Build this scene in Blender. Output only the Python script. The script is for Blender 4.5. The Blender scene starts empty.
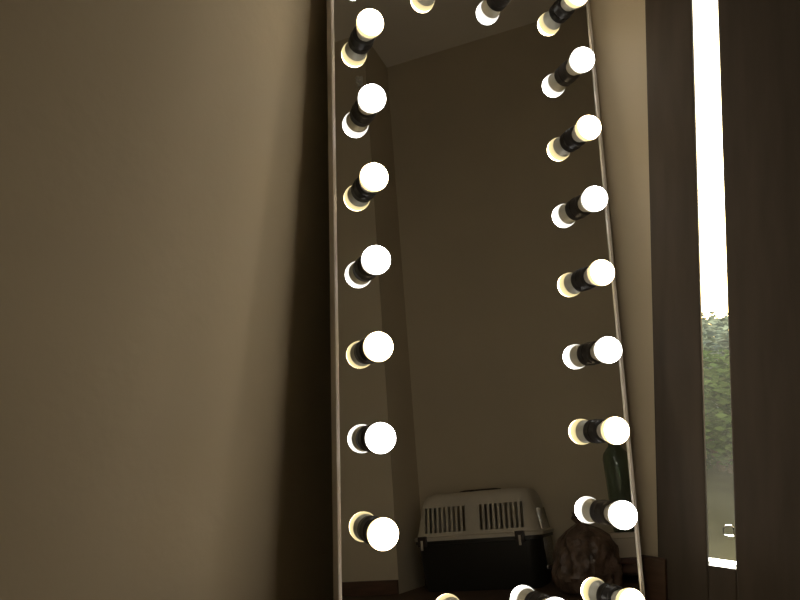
import bpy, bmesh, math, random
from mathutils import Matrix, Vector, noise

S = bpy.context.scene
COL = S.collection
random.seed(7)

# ------------------------------------------------------------------ camera
F_PX = 696.02
cd = bpy.data.cameras.new('camera')
cd.sensor_width = 36.0
cd.lens = F_PX / 800.0 * 36.0
cd.clip_start = 0.02
cam = bpy.data.objects.new('camera', cd)
COL.objects.link(cam)
cam.matrix_world = Matrix((
    (0.86371989, 0.03623796, 0.50266765, 0.0),
    (0.50392047, -0.07638619, -0.86036580, 0.0),
    (0.00721897, 0.99641957, -0.08423732, 0.5),
    (0, 0, 0, 1)))
S.camera = cam

# ------------------------------------------------------------------ world, sun, exposure
S.view_settings.view_transform = 'Standard'
S.view_settings.look = 'None'
S.view_settings.gamma = 1.0
S.view_settings.use_curve_mapping = False
S.view_settings.exposure = 0.0
SUN_AZ, SUN_EL = math.radians(-6.3), math.radians(12.6)
world = bpy.data.worlds.new('sky')
S.world = world
world.use_nodes = True
nt = world.node_tree
bg = nt.nodes['Background']
sky = nt.nodes.new('ShaderNodeTexSky')
sky.sky_type = 'NISHITA'
sky.sun_disc = False
sky.sun_elevation = SUN_EL
sky.sun_rotation = SUN_AZ
sky.dust_density = 3.0
nt.links.new(sky.outputs[0], bg.inputs[0])
bg.inputs[1].default_value = 0.22
sd = bpy.data.lights.new('sun', 'SUN')
sd.energy = 30.0
sd.angle = math.radians(0.6)
sd.color = (1.0, 0.93, 0.80)
sun = bpy.data.objects.new('sun', sd)
COL.objects.link(sun)
to_sun = Vector((math.sin(SUN_AZ) * math.cos(SUN_EL), math.cos(SUN_AZ) * math.cos(SUN_EL), math.sin(SUN_EL)))
sun.rotation_euler = to_sun.to_track_quat('Z', 'Y').to_euler()
sun.location = to_sun * 12

# ------------------------------------------------------------------ materials
MATS = {}


def mat(name, color, rough=0.6, metal=0.0, var=0.0, scale=8.0, bump=0.0, bscale=60.0, spec=0.5, stretch=None, coat=0.0):
    m = bpy.data.materials.new(name)
    m.use_nodes = True
    t = m.node_tree
    b = t.nodes['Principled BSDF']
    b.inputs['Base Color'].default_value = (*color, 1)
    b.inputs['Roughness'].default_value = rough
    b.inputs['Metallic'].default_value = metal
    b.inputs['Specular IOR Level'].default_value = spec
    b.inputs['Coat Weight'].default_value = coat
    tc = t.nodes.new('ShaderNodeTexCoord')
    src = tc.outputs['Object']
    if stretch:
        mp = t.nodes.new('ShaderNodeMapping')
        mp.inputs['Scale'].default_value = stretch
        t.links.new(src, mp.inputs[0])
        src = mp.outputs[0]
    if var > 0:
        n = t.nodes.new('ShaderNodeTexNoise')
        n.inputs['Scale'].default_value = scale
        n.inputs['Detail'].default_value = 5
        t.links.new(src, n.inputs['Vector'])
        r = t.nodes.new('ShaderNodeValToRGB')
        r.color_ramp.elements[0].position = 0.3
        r.color_ramp.elements[1].position = 0.7
        r.color_ramp.elements[0].color = (*[c * (1 - var) for c in color], 1)
        r.color_ramp.elements[1].color = (*[min(1, c * (1 + var)) for c in color], 1)
        t.links.new(n.outputs['Fac'], r.inputs[0])
        t.links.new(r.outputs[0], b.inputs['Base Color'])
    if bump > 0:
        n2 = t.nodes.new('ShaderNodeTexNoise')
        n2.inputs['Scale'].default_value = bscale
        n2.inputs['Detail'].default_value = 3
        t.links.new(src, n2.inputs['Vector'])
        bp = t.nodes.new('ShaderNodeBump')
        bp.inputs['Strength'].default_value = bump
        bp.inputs['Distance'].default_value = 0.01
        t.links.new(n2.outputs['Fac'], bp.inputs['Height'])
        t.links.new(bp.outputs[0], b.inputs['Normal'])
    MATS[name] = m
    return m


WALL = mat('wall_paint', (0.55, 0.485, 0.365), 0.75, var=0.05, scale=2.2, bump=0.08, bscale=35, spec=0.25)
CEIL = mat('ceiling_paint', (0.82, 0.77, 0.68), 0.85, var=0.03, scale=3, spec=0.2)
FLOOR = mat('floor_wood', (0.075, 0.045, 0.028), 0.55, var=0.3, scale=4, stretch=(1, 9, 1), bump=0.05)
SKIRT = mat('skirting_wood', (0.085, 0.045, 0.028), 0.5, var=0.25, scale=6, stretch=(2, 2, 14))
FRAME = mat('window_wood', (0.078, 0.064, 0.051), 0.6, var=0.15, scale=5, stretch=(8, 8, 1), spec=0.3)
SILL = mat('sill_white', (0.75, 0.74, 0.70), 0.5, var=0.04)
ALU = mat('silver_paint', (0.82, 0.77, 0.72), 0.42, metal=0.35, var=0.04, scale=30)
BACK = mat('mirror_backing', (0.05, 0.04, 0.032), 0.7, var=0.1)
MIRROR = mat('mirror_glass', (0.87, 0.89, 0.90), 0.0, metal=1.0)
CUP = mat('bulb_plastic', (0.52, 0.50, 0.42), 0.4)
SOCKET = mat('socket_black', (0.018, 0.015, 0.014), 0.4)
CARRIER_TOP = mat('carrier_grey_plastic', (0.52, 0.48, 0.40), 0.45, var=0.04, scale=20)
CARRIER_BOT = mat('carrier_black_plastic', (0.016, 0.015, 0.012), 0.45)
CLIP = mat('clip_plastic', (0.03, 0.022, 0.02), 0.4)
STEEL = mat('steel', (0.6, 0.6, 0.58), 0.25, metal=1.0)
BAG = mat('bag_brown', (0.12, 0.08, 0.06), 0.33, var=0.6, scale=26, bump=0.9, bscale=40)
BOX = mat('box_pale', (0.62, 0.56, 0.46), 0.7, var=0.06)
STOOL = mat('stool_redwood', (0.10, 0.04, 0.025), 0.5, var=0.25, scale=5, stretch=(2, 10, 10))
CAPM = mat('cap_pale', (0.5, 0.5, 0.45), 0.4)
PAVE = mat('terrace_stone', (0.085, 0.080, 0.040), 1.0, var=0.25, scale=3, spec=0.0)
BARK = mat('bark', (0.12, 0.09, 0.06), 0.9, var=0.2)


def leaf_mat(name, c):
    m = bpy.data.materials.new(name)
    m.use_nodes = True
    t = m.node_tree
    t.nodes.remove(t.nodes['Principled BSDF'])
    out = t.nodes['Material Output']
    oi = t.nodes.new('ShaderNodeNewGeometry')
    r = t.nodes.new('ShaderNodeValToRGB')
    r.color_ramp.elements[0].color = (*[x * 0.6 for x in c], 1)
    r.color_ramp.elements[1].color = (*[x * 1.4 for x in c], 1)
    t.links.new(oi.outputs['Random Per Island'], r.inputs[0])
    d = t.nodes.new('ShaderNodeBsdfDiffuse')
    tr = t.nodes.new('ShaderNodeBsdfTranslucent')
    t.links.new(r.outputs[0], d.inputs[0])
    t.links.new(r.outputs[0], tr.inputs[0])
    mx = t.nodes.new('ShaderNodeMixShader')
    mx.inputs[0].default_value = 0.12
    t.links.new(d.outputs[0], mx.inputs[1])
    t.links.new(tr.outputs[0], mx.inputs[2])
    t.links.new(mx.outputs[0], out.inputs[0])
    return m


LEAF_A = leaf_mat('leaf_painted_haze', (0.30, 0.34, 0.27))  # far foliage: the haze over it is put into this paler leaf colour
LEAF_B = leaf_mat('leaf_green', (0.09, 0.14, 0.05))


def pane_mat():
    # clear glass with a film of dust that catches the low sun
    m = bpy.data.materials.new('dusty_glass')
    m.use_nodes = True
    t = m.node_tree
    t.nodes.remove(t.nodes['Principled BSDF'])
    out = t.nodes['Material Output']
    tr = t.nodes.new('ShaderNodeBsdfTransparent')
    tr.inputs[0].default_value = (0.93, 0.95, 0.93, 1)
    tl = t.nodes.new('ShaderNodeBsdfTranslucent')
    tl.inputs[0].default_value = (0.8, 0.8, 0.72, 1)
    gl = t.nodes.new('ShaderNodeBsdfGlossy')
    gl.inputs['Roughness'].default_value = 0.02
    tc = t.nodes.new('ShaderNodeTexCoord')
    n = t.nodes.new('ShaderNodeTexNoise')
    n.inputs['Scale'].default_value = 14
    t.links.new(tc.outputs['Object'], n.inputs['Vector'])
    mr = t.nodes.new('ShaderNodeMapRange')
    mr.inputs['To Min'].default_value = 0.002
    mr.inputs['To Max'].default_value = 0.011
    t.links.new(n.outputs['Fac'], mr.inputs['Value'])
    m1 = t.nodes.new('ShaderNodeMixShader')
    t.links.new(mr.outputs[0], m1.inputs[0])
    t.links.new(tr.outputs[0], m1.inputs[1])
    t.links.new(tl.outputs[0], m1.inputs[2])
    fr = t.nodes.new('ShaderNodeFresnel')
    fr.inputs[0].default_value = 1.3
    m2 = t.nodes.new('ShaderNodeMixShader')
    t.links.new(fr.outputs[0], m2.inputs[0])
    t.links.new(m1.outputs[0], m2.inputs[1])
    t.links.new(gl.outputs[0], m2.inputs[2])
    t.links.new(m2.outputs[0], out.inputs[0])
    return m


PANE = pane_mat()


def bulb_mat(name, front, rim, power):
    # the diffuser is brightest at its crown and dims towards the collar
    m = bpy.data.materials.new(name)
    m.use_nodes = True
    t = m.node_tree
    t.nodes.remove(t.nodes['Principled BSDF'])
    out = t.nodes['Material Output']
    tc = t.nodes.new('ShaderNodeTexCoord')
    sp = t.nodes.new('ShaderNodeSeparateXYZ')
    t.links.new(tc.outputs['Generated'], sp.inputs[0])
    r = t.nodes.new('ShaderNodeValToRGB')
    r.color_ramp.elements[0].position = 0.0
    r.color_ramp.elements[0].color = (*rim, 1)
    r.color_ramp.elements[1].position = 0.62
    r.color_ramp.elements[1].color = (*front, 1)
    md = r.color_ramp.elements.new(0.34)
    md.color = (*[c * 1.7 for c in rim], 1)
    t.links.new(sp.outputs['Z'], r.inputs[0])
    e = t.nodes.new('ShaderNodeEmission')
    e.inputs['Strength'].default_value = power
    t.links.new(r.outputs[0], e.inputs[0])
    t.links.new(e.outputs[0], out.inputs[0])
    return m


BULB_POWER = 25.0
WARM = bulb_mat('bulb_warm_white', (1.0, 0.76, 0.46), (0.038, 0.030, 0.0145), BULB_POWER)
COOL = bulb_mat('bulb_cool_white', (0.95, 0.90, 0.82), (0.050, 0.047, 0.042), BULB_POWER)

# ------------------------------------------------------------------ helpers


def tag(o, label=None, cat=None, group=None, kind=None):
    if label:
        o['label'] = label
    if cat:
        o['category'] = cat
    if group:
        o['group'] = group
    if kind:
        o['kind'] = kind
    return o


def obj(name, bm, m, parent=None, smooth=False, loc=None):
    me = bpy.data.meshes.new(name)
    bmesh.ops.recalc_face_normals(bm, faces=bm.faces)
    bm.to_mesh(me)
    bm.free()
    me.materials.append(m)
    if smooth:
        for p in me.polygons:
            p.use_smooth = True
        me.set_sharp_from_angle(angle=math.radians(38))
    o = bpy.data.objects.new(name, me)
    COL.objects.link(o)
    if parent:
        o.parent = parent
    if loc:
        o.location = loc
    return o


def empty(name, loc=(0, 0, 0), rz=0.0):
    o = bpy.data.objects.new(name, None)
    o.empty_display_size = 0.05
    COL.objects.link(o)
    o.location = loc
    o.rotation_euler = (0, 0, rz)
    return o


def add_box(bm, x0, x1, y0, y1, z0, z1, bevel=0.0):
    r = bmesh.ops.create_cube(bm, size=1.0)
    vs = r['verts']
    for v in vs:
        v.co = Vector((x0 + (v.co.x + .5) * (x1 - x0), y0 + (v.co.y + .5) * (y1 - y0), z0 + (v.co.z + .5) * (z1 - z0)))
    if bevel > 0:
        es = list({e for v in vs for e in v.link_edges})
        bmesh.ops.bevel(bm, geom=es, offset=bevel, segments=2, affect='EDGES', profile=0.6)
    return bm


def box(x0, x1, y0, y1, z0, z1, bevel=0.0):
    return add_box(bmesh.new(), x0, x1, y0, y1, z0, z1, bevel)


def lathe(profile, seg=32, bm=None):
    bm = bm or bmesh.new()
    rings = []
    for r, z in profile:
        if r < 1e-6:
            rings.append([bm.verts.new((0, 0, z))])
        else:
            rings.append([bm.verts.new((r * math.cos(2 * math.pi * i / seg), r * math.sin(2 * math.pi * i / seg), z)) for i in range(seg)])
    for a, b in zip(rings, rings[1:]):
        for i in range(seg):
            j = (i + 1) % seg
            if len(a) == 1:
                bm.faces.new((a[0], b[j], b[i]))
            elif len(b) == 1:
                bm.faces.new((a[i], a[j], b[0]))
            else:
                bm.faces.new((a[i], a[j], b[j], b[i]))
    return bm


def tube(pts, r, seg=8, closed=False):
    bm = bmesh.new()
    pts = [Vector(p) for p in pts]
    n = len(pts)
    rings = []
    for i, p in enumerate(pts):
        a = pts[(i - 1) % n] if closed or i > 0 else p
        b = pts[(i + 1) % n] if closed or i < n - 1 else p
        d = (b - a).normalized()
        q = d.to_track_quat('Z', 'Y')
        rings.append([bm.verts.new(p + q @ Vector((r * math.cos(2 * math.pi * k / seg), r * math.sin(2 * math.pi * k / seg), 0))) for k in range(seg)])
    m = n if closed else n - 1
    for i in range(m):
        A, B = rings[i], rings[(i + 1) % n]
        for k in range(seg):
            j = (k + 1) % seg
            bm.faces.new((A[k], A[j], B[j], B[k]))
    if not closed:
        bm.faces.new(rings[0][::-1])
        bm.faces.new(rings[-1])
    return bm


def struct(name, bm, m, label=None, parent=None):
    o = obj(name, bm, m, parent)
    if not parent:
        tag(o, kind='structure')
        if label:
            tag(o, label)
    return o


# ------------------------------------------------------------------ the room
XL, XR, XJ = -0.712, 1.36, 1.06       # left wall, right wall, projecting part of the right wall
YW, YB = 1.335, -1.3                  # window wall, wall behind the viewer
YJ = 0.265
ZC = 2.5
T = 0.14
struct('floor', box(XL - T, XR + T, YB - T, YW + 0.04, -0.06, 0.0), FLOOR, 'dark brown wooden floor of the room')
struct('ceiling', box(XL - T, XR + T, YB - T, YW + T, ZC, ZC + 0.08), CEIL, 'pale plain ceiling seen at the top of the mirror')
struct('wall_left', box(XL - T, XL, YB, YW + T, 0, ZC), WALL, 'taupe painted wall left of the mirror')
struct('wall_right', box(XR, XR + T, YJ, YW + T, 0, ZC), WALL, 'taupe wall reflected behind the pet carrier')
struct('wall_jog', box(XJ, XR + T, YB, YJ, 0, ZC), WALL, 'projecting taupe wall section reflected at the left of the mirror')
struct('wall_front', box(XL - T, XR + T, YB - T, YB, 0, ZC), WALL, 'taupe wall behind the viewpoint')

# window wall: solid to the left of the window, to its right and above it
WX0, WX1 = -0.243, 0.175
bm = box(XL, WX0, YW, YW + T, 0, ZC)
struct('wall_back', bm, WALL, 'taupe wall strip between mirror and window')
struct('wall_back_right', box(WX1, XR, YW, YW + T, 0, ZC), WALL, 'taupe wall beyond the window')
struct('wall_back_top', box(WX0, WX1, YW, YW + T, 2.3, ZC), WALL, 'taupe wall above the window')

# tall narrow window with a broad dark stile
w1 = empty('window_1', ((WX0 + WX1) / 2, YW, 0))
tag(w1, 'tall dark framed window with the low sun behind its narrow pane', kind='structure')
wx = (WX0 + WX1) / 2


def wpart(name, x0, x1, y0, y1, z0, z1, m, bev=0.003):
    return obj(name, box(x0 - wx, x1 - wx, y0 - YW, y1 - YW, z0, z1, bev), m, w1)


GX0, GX1 = -0.161, -0.117
wpart('stile', WX0, GX0, YW - 0.004, YW + 0.018, 0, 2.3, FRAME)
wpart('stile', GX1, WX1, YW - 0.004, YW + 0.018, 0, 2.3, FRAME)
wpart('rail', GX0, GX1, YW - 0.004, YW + 0.018, 0, 0.150, FRAME)
wpart('rail', GX0, GX1, YW - 0.004, YW + 0.018, 2.2, 2.3, FRAME)
wpart('outer_stile', WX0, GX0 - 0.016, YW + 0.0185, YW + 0.05, 0, 2.3, FRAME)
wpart('outer_stile', GX1 + 0.016, WX1, YW + 0.0185, YW + 0.05, 0, 2.3, FRAME)
wpart('pane', GX0 - 0.012, GX1 + 0.012, YW + 0.019, YW + 0.023, 0.140, 2.21, PANE, 0)
# the frame's outer pieces close the opening through the wall
wpart('outer_sill', GX0 - 0.01, GX1 + 0.03, YW + 0.026, YW + 0.052, 0.09, 0.1495, SILL)
wpart('outer_apron', WX0, WX1, YW + 0.051, YW + T, -0.05, 0.088, FRAME)
lt = [(-0.0072, 0, -0.007), (-0.0080, 0, 0.003), (-0.004, 0, 0.0090), (0.004, 0, 0.0100), (0.0080, 0, 0.007), (0.0085, 0, -0.007), (0.003, 0, -0.0085)]
obj('latch', tube(lt, 0.0014, 6, closed=True), STEEL, w1, True, loc=(-0.129 - wx, 0.0175, 0.207))

# skirting boards
struct('baseboard_back', box(XL, -0.228, YW - 0.016, YW, 0, 0.152, 0.003), SKIRT, 'reddish brown skirting board ending at the window')
struct('baseboard_left', box(XL, XL + 0.016, YB, YW - 0.016, 0, 0.09, 0.003), SKIRT, 'reddish brown skirting board along the left wall')
struct('baseboard_right', box(XR - 0.016, XR, YJ, YW, 0, 0.065, 0.003), SKIRT, 'reddish brown skirting board behind the pet carrier')
struct('baseboard_jog', box(XJ - 0.016, XJ, YB, YJ, 0, 0.05, 0.003), SKIRT, 'reddish brown skirting board on the projecting wall')

# ------------------------------------------------------------------ the mirror
MW = Matrix(((0.64842886, -0.08881031, 0.75607720), (0.76127503, 0.07639904, -0.64391266), (-0.00057749, 0.99311425, 0.11714842)))
O = Vector((-0.63956668, 0.95099353, 1.16556116))       # centre of the top left socket on the glass
GW, GH, BH = 0.4, 1.05328, 0.04745
U0, U1 = -0.0535, 0.4625                                # outer edges
V0, V1 = -0.075, 1.166
uc = (U0 + U1) / 2
base = O + MW @ Vector((uc, -V1, -0.012))
mirror = empty('vanity_mirror')
mirror.matrix_world = Matrix.Translation(base) @ MW.to_4x4()
tag(mirror, 'tall silver-edged mirror ringed with glowing globe bulbs, leaning across the room corner', 'mirror')


def ml(u, v, w):            # grid coordinates to mirror-local coordinates
    return Vector((u - uc, V1 - v, w + 0.012))


def mbox(name, u0, u1, v0, v1, w0, w1, m, bev=0.0):
    a, b = ml(u0, v1, w0), ml(u1, v0, w1)
    return obj(name, box(a.x, b.x, a.y, b.y, a.z, b.z, bev), m, mirror)


FWD = 0.0055
mbox('back_panel', U0 + 0.002, U1 - 0.002, V0 + 0.002, V1 - 0.002, -0.026, -0.005, BACK)
mbox('mirror_glass', U0 + FWD, U1 - FWD, V0 + FWD, V1 - FWD, -0.0048, 0.0, MIRROR)
mbox('frame_rail', U0, U0 + FWD, V0, V1, -0.028, 0.003, ALU, 0.0012)
mbox('frame_rail', U1 - FWD, U1, V0, V1, -0.028, 0.003, ALU, 0.0012)
mbox('frame_rail', U0 + FWD, U1 - FWD, V0, V0 + FWD, -0.028, 0.003, ALU, 0.0012)
mbox('frame_rail', U0 + FWD, U1 - FWD, V1 - FWD, V1, -0.028, 0.003, ALU, 0.0012)

BR = 0.0222                                             # globe radius
CUT = -0.0108
prof = []
N = 18
a_end = math.acos(CUT / BR)
for i in range(N + 1):
    a = a_end * i / N
    prof.append((BR * math.sin(a), BR * math.cos(a)))
globe0 = obj('light_bulb', lathe(prof, 40), WARM, mirror, True)
rc = math.sqrt(BR * BR - CUT * CUT)
cup0 = obj('bulb_cup', lathe([(rc - 0.002, CUT + 0.0005), (rc + 0.0003, CUT - 0.0003), (rc - 0.0008, CUT - 0.004), (0.0172, CUT - 0.010), (0.0145, CUT - 0.0155), (0.0128, CUT - 0.0225)], 40), CUP, globe0, True)
zs = -BH                                               # glass level below the globe centre
sock0 = obj('socket', lathe([(0.0, zs + 0.0160), (0.0180, zs + 0.0160), (0.0196, zs + 0.0145), (0.0198, zs + 0.003), (0.0204, zs + 0.0005), (0.0, zs + 0.0005)], 36), SOCKET, globe0, True)
warm_mesh = globe0.data
cool_mesh = warm_mesh.copy()
cool_mesh.materials[0] = COOL
spots = []                                              # column, row, warm white
for j in range(9):
    spots.append((0, j, j % 2 == 1))
    spots.append((3, j, j % 2 == 0))
for i in (1, 2):
    spots.append((i, 0, i == 1))
    spots.append((i, 8, i == 1))
for k, (i, j, warm) in enumerate(spots):
    g = globe0
    if k:
        g = globe0.copy()
        COL.objects.link(g)
        g.parent = mirror
        for ch in (cup0, sock0):
            c = ch.copy()
            COL.objects.link(c)
            c.parent = g
    g.location = ml(GW * i / 3, GH * j / 8, BH)
    g.data = warm_mesh if warm else cool_mesh

# ------------------------------------------------------------------ pet carrier (seen in the mirror)


def rrect(hx, hy, r, z, n=5, cx=0.0, cy=0.0):
    pts = []
    for (sx, sy, a0) in ((1, 1, 0), (-1, 1, 90), (-1, -1, 180), (1, -1, 270)):
        for k in range(n + 1):
            a = math.radians(a0 + 90 * k / n)
            pts.append((cx + sx * (hx - r) + r * math.cos(a), cy + sy * (hy - r) + r * math.sin(a), z))
    return pts


def loft(sections, cap0=True, cap1=True):
    bm = bmesh.new()
    rings = [[bm.verts.new(p) for p in s] for s in sections]
    n = len(rings[0])
    for a, b in zip(rings, rings[1:]):
        for k in range(n):
            j = (k + 1) % n
            bm.faces.new((a[k], a[j], b[j], b[k]))
    if cap0:
        bm.faces.new(rings[0][::-1])
    if cap1:
        bm.faces.new(rings[-1])
    return bm


CX, CY = 1.195, 0.577            # centre of the carrier on the floor
carrier = empty('pet_carrier', (CX, CY, 0))
tag(carrier, 'plastic pet carrier, pale grey slotted top on black base, on the floor in the mirror', 'pet carrier')
HX, HY = 0.145, 0.243
obj('lower_shell', loft([rrect(HX - 0.028, HY - 0.03, 0.04, 0.0), rrect(HX - 0.022, HY - 0.024, 0.045, 0.012), rrect(HX - 0.006, HY - 0.010, 0.05, 0.165),
                         rrect(HX + 0.004, HY, 0.05, 0.166), rrect(HX + 0.004, HY, 0.05, 0.178)]), CARRIER_BOT, carrier, True)
# hollow upper shell with its slots cut through both long sides
up = loft([rrect(HX + 0.004, HY + 0.004, 0.05, 0.1785), rrect(HX + 0.004, HY + 0.004, 0.05, 0.190), rrect(HX - 0.006, HY - 0.006, 0.05, 0.194),
           rrect(HX - 0.022, HY - 0.028, 0.05, 0.300), rrect(HX - 0.030, HY - 0.036, 0.05, 0.326), rrect(HX - 0.045, HY - 0.050, 0.048, 0.341),
           rrect(HX - 0.062, HY - 0.066, 0.045, 0.346)], cap0=False)
shell = obj('upper_shell', up, CARRIER_TOP, carrier, True)
cut = bmesh.new()
slots = []
for g0, g1 in ((0.390, 0.539), (0.605, 0.757)):
    for k in range(9):
        slots.append(g0 + (g1 - g0) * k / 8 - CY)
for y in slots:
    add_box(cut, -0.3, 0.3, y - 0.0052, y + 0.0052, 0.206, 0.296)
cutter = obj('slot_cutter', cut, CARRIER_TOP, None)
cutter.location = (CX, CY, 0)
so = shell.modifiers.new('thick', 'SOLIDIFY')
so.thickness = 0.004
so.offset = -1
bo = shell.modifiers.new('slots', 'BOOLEAN')
bo.operation = 'DIFFERENCE'
bo.object = cutter
bo.solver = 'EXACT'
bpy.context.view_layer.update()
dg = bpy.context.evaluated_depsgraph_get()
me = bpy.data.meshes.new_from_object(shell.evaluated_get(dg))
shell.modifiers.clear()
shell.data = me
me.set_sharp_from_angle(angle=math.radians(38))
bpy.data.objects.remove(cutter)
for y in (-0.198, 0.17):
    for sx in (-1, 1):
        cl = obj('clip', box(-0.010 , 0.004, -0.017, 0.017, 0.160, 0.196, 0.003), CLIP, carrier, loc=(sx * (HX + 0.008) if sx < 0 else HX + 0.014, y, 0))
        obj('clip_tongue', box(-0.014, -0.009, -0.004, 0.004, 0.148, 0.182, 0.001) if sx < 0 else box(0.003, 0.008, -0.004, 0.004, 0.148, 0.182, 0.001), CARRIER_TOP, cl)
obj('handle', tube([(0, -0.085, 0.340), (0, -0.080, 0.345), (0, -0.06, 0.348), (0, 0.06, 0.348), (0, 0.080, 0.345), (0, 0.085, 0.340)], 0.007, 10), CLIP, carrier, True)
obj('handle_button', box(-0.085, -0.055, -0.018, -0.002, 0.334, 0.352, 0.003), CLIP, carrier)
# wire door at the end that faces the window
dr = obj('door', box(-0.085, 0.085, 0.2385, 0.2445, 0.06, 0.072, 0.002), STEEL, carrier)
for k in range(9):
    x = -0.08 + 0.02 * k
    obj('door_bar', tube([(x, 0.2425, 0.066), (x, 0.236, 0.195), (x * 0.95, 0.224, 0.27)], 0.0022, 6), STEEL, dr)

# ------------------------------------------------------------------ rumpled bag beside the carrier
def bag_mesh():
    bm = bmesh.new()
    nu, nv = 96, 46
    # outline of a soft tied bag: radius and height along its side
    outl = [(0.0, 0.0), (0.07, 0.0), (0.098, 0.012), (0.110, 0.05), (0.112, 0.09), (0.104, 0.13), (0.085, 0.165), (0.055, 0.190), (0.026, 0.203), (0.014, 0.210), (0.018, 0.222), (0.030, 0.236)]

    def at(t):
        f = t * (len(outl) - 1)
        k = min(int(f), len(outl) - 2)
        u = f - k
        return [a + (b - a) * u for a, b in zip(outl[k], outl[k + 1])]
    rings = []
    for j in range(nv + 1):
        t = j / nv
        r, z = at(t)
        ring = []
        for i in range(nu):
            a = 2 * math.pi * i / nu
            d = Vector((math.cos(a), math.sin(a), 0))
            q = Vector((d.x * 1.5, d.y * 1.5, z * 9))
            pl = math.sin(11 * a + 4 * noise.noise(q * 0.9)) * 0.10 * max(0, (t - 0.35) / 0.65)
            cr = 0.18 * noise.noise(q * 0.8 + Vector((4, 2, 1))) - 0.20 * abs(noise.noise(q * 1.9)) - 0.09 * abs(noise.noise(q * 4.1))
            k = 1 + (pl + cr) * min(1, t * 5)
            dz = 0.012 * noise.noise(q * 1.3 + Vector((9, 0, 0))) * min(1, t * 3) if t < 0.85 else 0.01 * math.sin(5 * a)
            ring.append(bm.verts.new((r * k * d.x, r * k * d.y, max(0.0, z + dz))) if j else None)
        rings.append(ring)
    c = bm.verts.new((0, 0, 0))
    for i in range(nu):
        bm.faces.new((c, rings[1][(i + 1) % nu], rings[1][i]))
    for A, B in zip(rings[1:], rings[2:]):
        for i in range(nu):
            k = (i + 1) % nu
            bm.faces.new((A[i], A[k], B[k], B[i]))
    bm.faces.new(rings[-1])
    return bm


bag = obj('rumpled_bag', bag_mesh(), BAG, None, True, loc=(0.90, 0.985, 0.0))
tag(bag, 'rumpled dark brown bag standing beside the pet carrier in the mirror', 'bag')

# ------------------------------------------------------------------ bottle on a pale box on a low stool
stx, sty = 1.235, 1.10
st = empty('low_stool', (stx, sty, 0))
tag(st, 'low reddish wooden stool under the pale box, in the mirror', 'stool')
obj('seat', box(-0.085, 0.085, -0.10, 0.10, 0.06, 0.08, 0.004), STOOL, st)
for sx in (-1, 1):
    for sy in (-1, 1):
        obj('leg', loft([rrect(0.012, 0.012, 0.003, 0, 2, sx * 0.068, sy * 0.083), rrect(0.016, 0.016, 0.003, 0.06, 2, sx * 0.066, sy * 0.081)]), STOOL, st)
obj('apron', box(-0.066, -0.056, -0.066, 0.066, 0.030, 0.060), STOOL, st)
obj('apron', box(0.056, 0.066, -0.066, 0.066, 0.030, 0.060), STOOL, st)
bxo = empty('storage_box', (stx, sty, 0.0802))
tag(bxo, 'small pale box on the low stool, under the glass bottle', 'box')
obj('body', box(-0.062, 0.062, -0.07, 0.07, 0, 0.066, 0.003), BOX, bxo)
obj('lid', box(-0.066, 0.066, -0.074, 0.074, 0.066, 0.084, 0.003), BOX, bxo)
gm = mat('bottle_glass', (0.50, 0.60, 0.50), 0.04)
gb = gm.node_tree.nodes['Principled BSDF']
gb.inputs['Transmission Weight'].default_value = 0.92
gb.inputs['IOR'].default_value = 1.45
bt = empty('glass_bottle', (stx - 0.01, sty, 0.1644))
tag(bt, 'greenish glass bottle standing on the pale box at the edge of the mirror', 'bottle')
obj('body', lathe([(0, 0), (0.044, 0), (0.048, 0.004), (0.048, 0.26), (0.044, 0.278), (0.030, 0.296), (0.021, 0.306), (0.0195, 0.325), (0.022, 0.327), (0.022, 0.335), (0.0165, 0.335),
                   (0.0165, 0.305), (0.027, 0.293), (0.041, 0.275), (0.0445, 0.258), (0.0445, 0.008), (0, 0.007)], 36), gm, bt, True)
obj('stopper', lathe([(0, 0.315), (0.0155, 0.315), (0.016, 0.336), (0.023, 0.337), (0.023, 0.350), (0.020, 0.353), (0, 0.353)], 24), CAPM, bt, True)

# small hook high on the projecting wall
hk = empty('wall_hook', (XJ, 0.235, 2.232))
tag(hk, 'small pale hook high on the wall in the mirror, above the second bulb', 'hook')
obj('plate', box(-0.006, -0.0005, -0.014, 0.014, -0.02, 0.03, 0.002), SILL, hk)
obj('hook_arm', tube([(-0.005, 0, 0.015), (-0.03, 0, 0.012), (-0.045, 0, -0.004), (-0.042, 0, -0.022), (-0.028, 0, -0.028), (-0.018, 0, -0.02)], 0.006, 8), SILL, hk, True)

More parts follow.
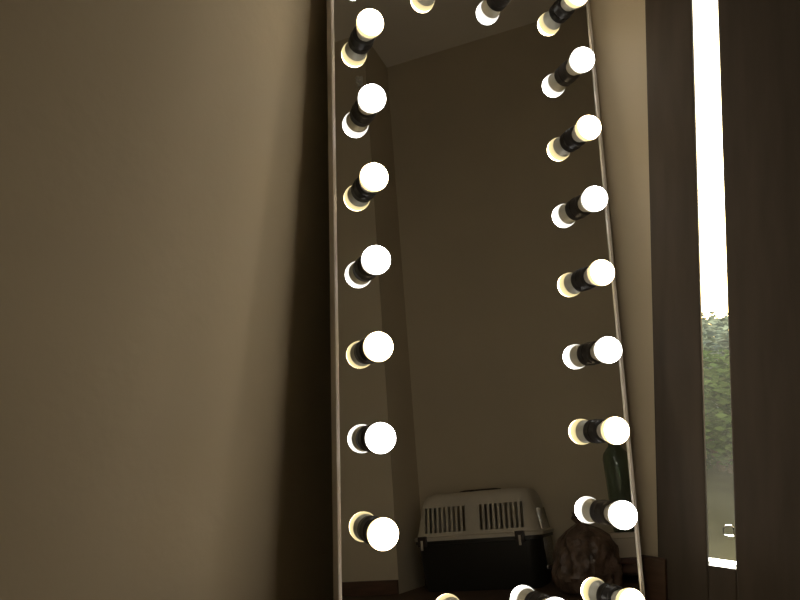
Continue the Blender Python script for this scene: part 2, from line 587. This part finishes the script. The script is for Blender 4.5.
# ------------------------------------------------------------------ outside
struct('ground', box(-9, 6, YW + T + 0.021, 24, -0.16, -0.06), PAVE, 'olive paved terrace outside the window')


def shrub(name, label, cx, cy, z0, rx, ry, h, n, leaf, m, seed, cat='shrub'):
    rnd = random.Random(seed)
    root = empty(name, (cx, cy, z0))
    tag(root, label, cat)
    vs, fs = [], []
    for _ in range(n):
        while True:
            p = Vector((rnd.uniform(-1, 1), rnd.uniform(-1, 1), rnd.uniform(-1, 1)))
            if 0.25 < p.length < 1:
                break
        lump = 1 + 0.25 * noise.noise(p.normalized() * 2.5 + Vector((seed, 0, 0)))
        c = Vector((p.x * rx * lump, p.y * ry * lump, h * 0.54 + p.z * h * 0.46 * lump))
        q = Vector((rnd.gauss(0, 1), rnd.gauss(0, 1), rnd.gauss(0, 1))).to_track_quat('Z', 'Y')
        s = leaf * rnd.uniform(0.6, 1.3)
        b = len(vs)
        for co in ((-s, 0, 0), (0, -s * .45, s * .1), (s, 0, 0), (0, s * .45, s * .1)):
            vs.append(c + q @ Vector(co))
        fs.append((b, b + 1, b + 2, b + 3))
    me = bpy.data.meshes.new('foliage')
    me.from_pydata(vs, [], fs)
    me.materials.append(m)
    o = bpy.data.objects.new('foliage', me)
    COL.objects.link(o)
    o.parent = root
    tag(o, kind='stuff')
    for k in range(3):
        a = 2.1 * k + seed
        obj('stem', tube([(0.03 * math.cos(a), 0.03 * math.sin(a), 0), (rx * .2 * math.cos(a), ry * .2 * math.sin(a), h * .3), (rx * .45 * math.cos(a), ry * .45 * math.sin(a), h * .7)], 0.02, 6), BARK, root)
    return root


shrub('shrub', 'dark green shrub nearest the window, low in the pane', -0.36, 3.95, -0.06, 0.58, 0.5, 0.60, 5000, 0.03, LEAF_B, 3)
shrub('tall_shrub', 'shrub behind the dark one, haze painted into its grey green leaves', -0.75, 7.2, -0.06, 1.1, 0.9, 0.92, 4200, 0.05, LEAF_A, 5)
shrub('tree', 'tree crown, haze painted into its pale leaves, meeting the white sky in the pane', -1.5, 12.5, -0.06, 2.0, 1.6, 1.30, 7000, 0.07, LEAF_A, 9, 'tree')
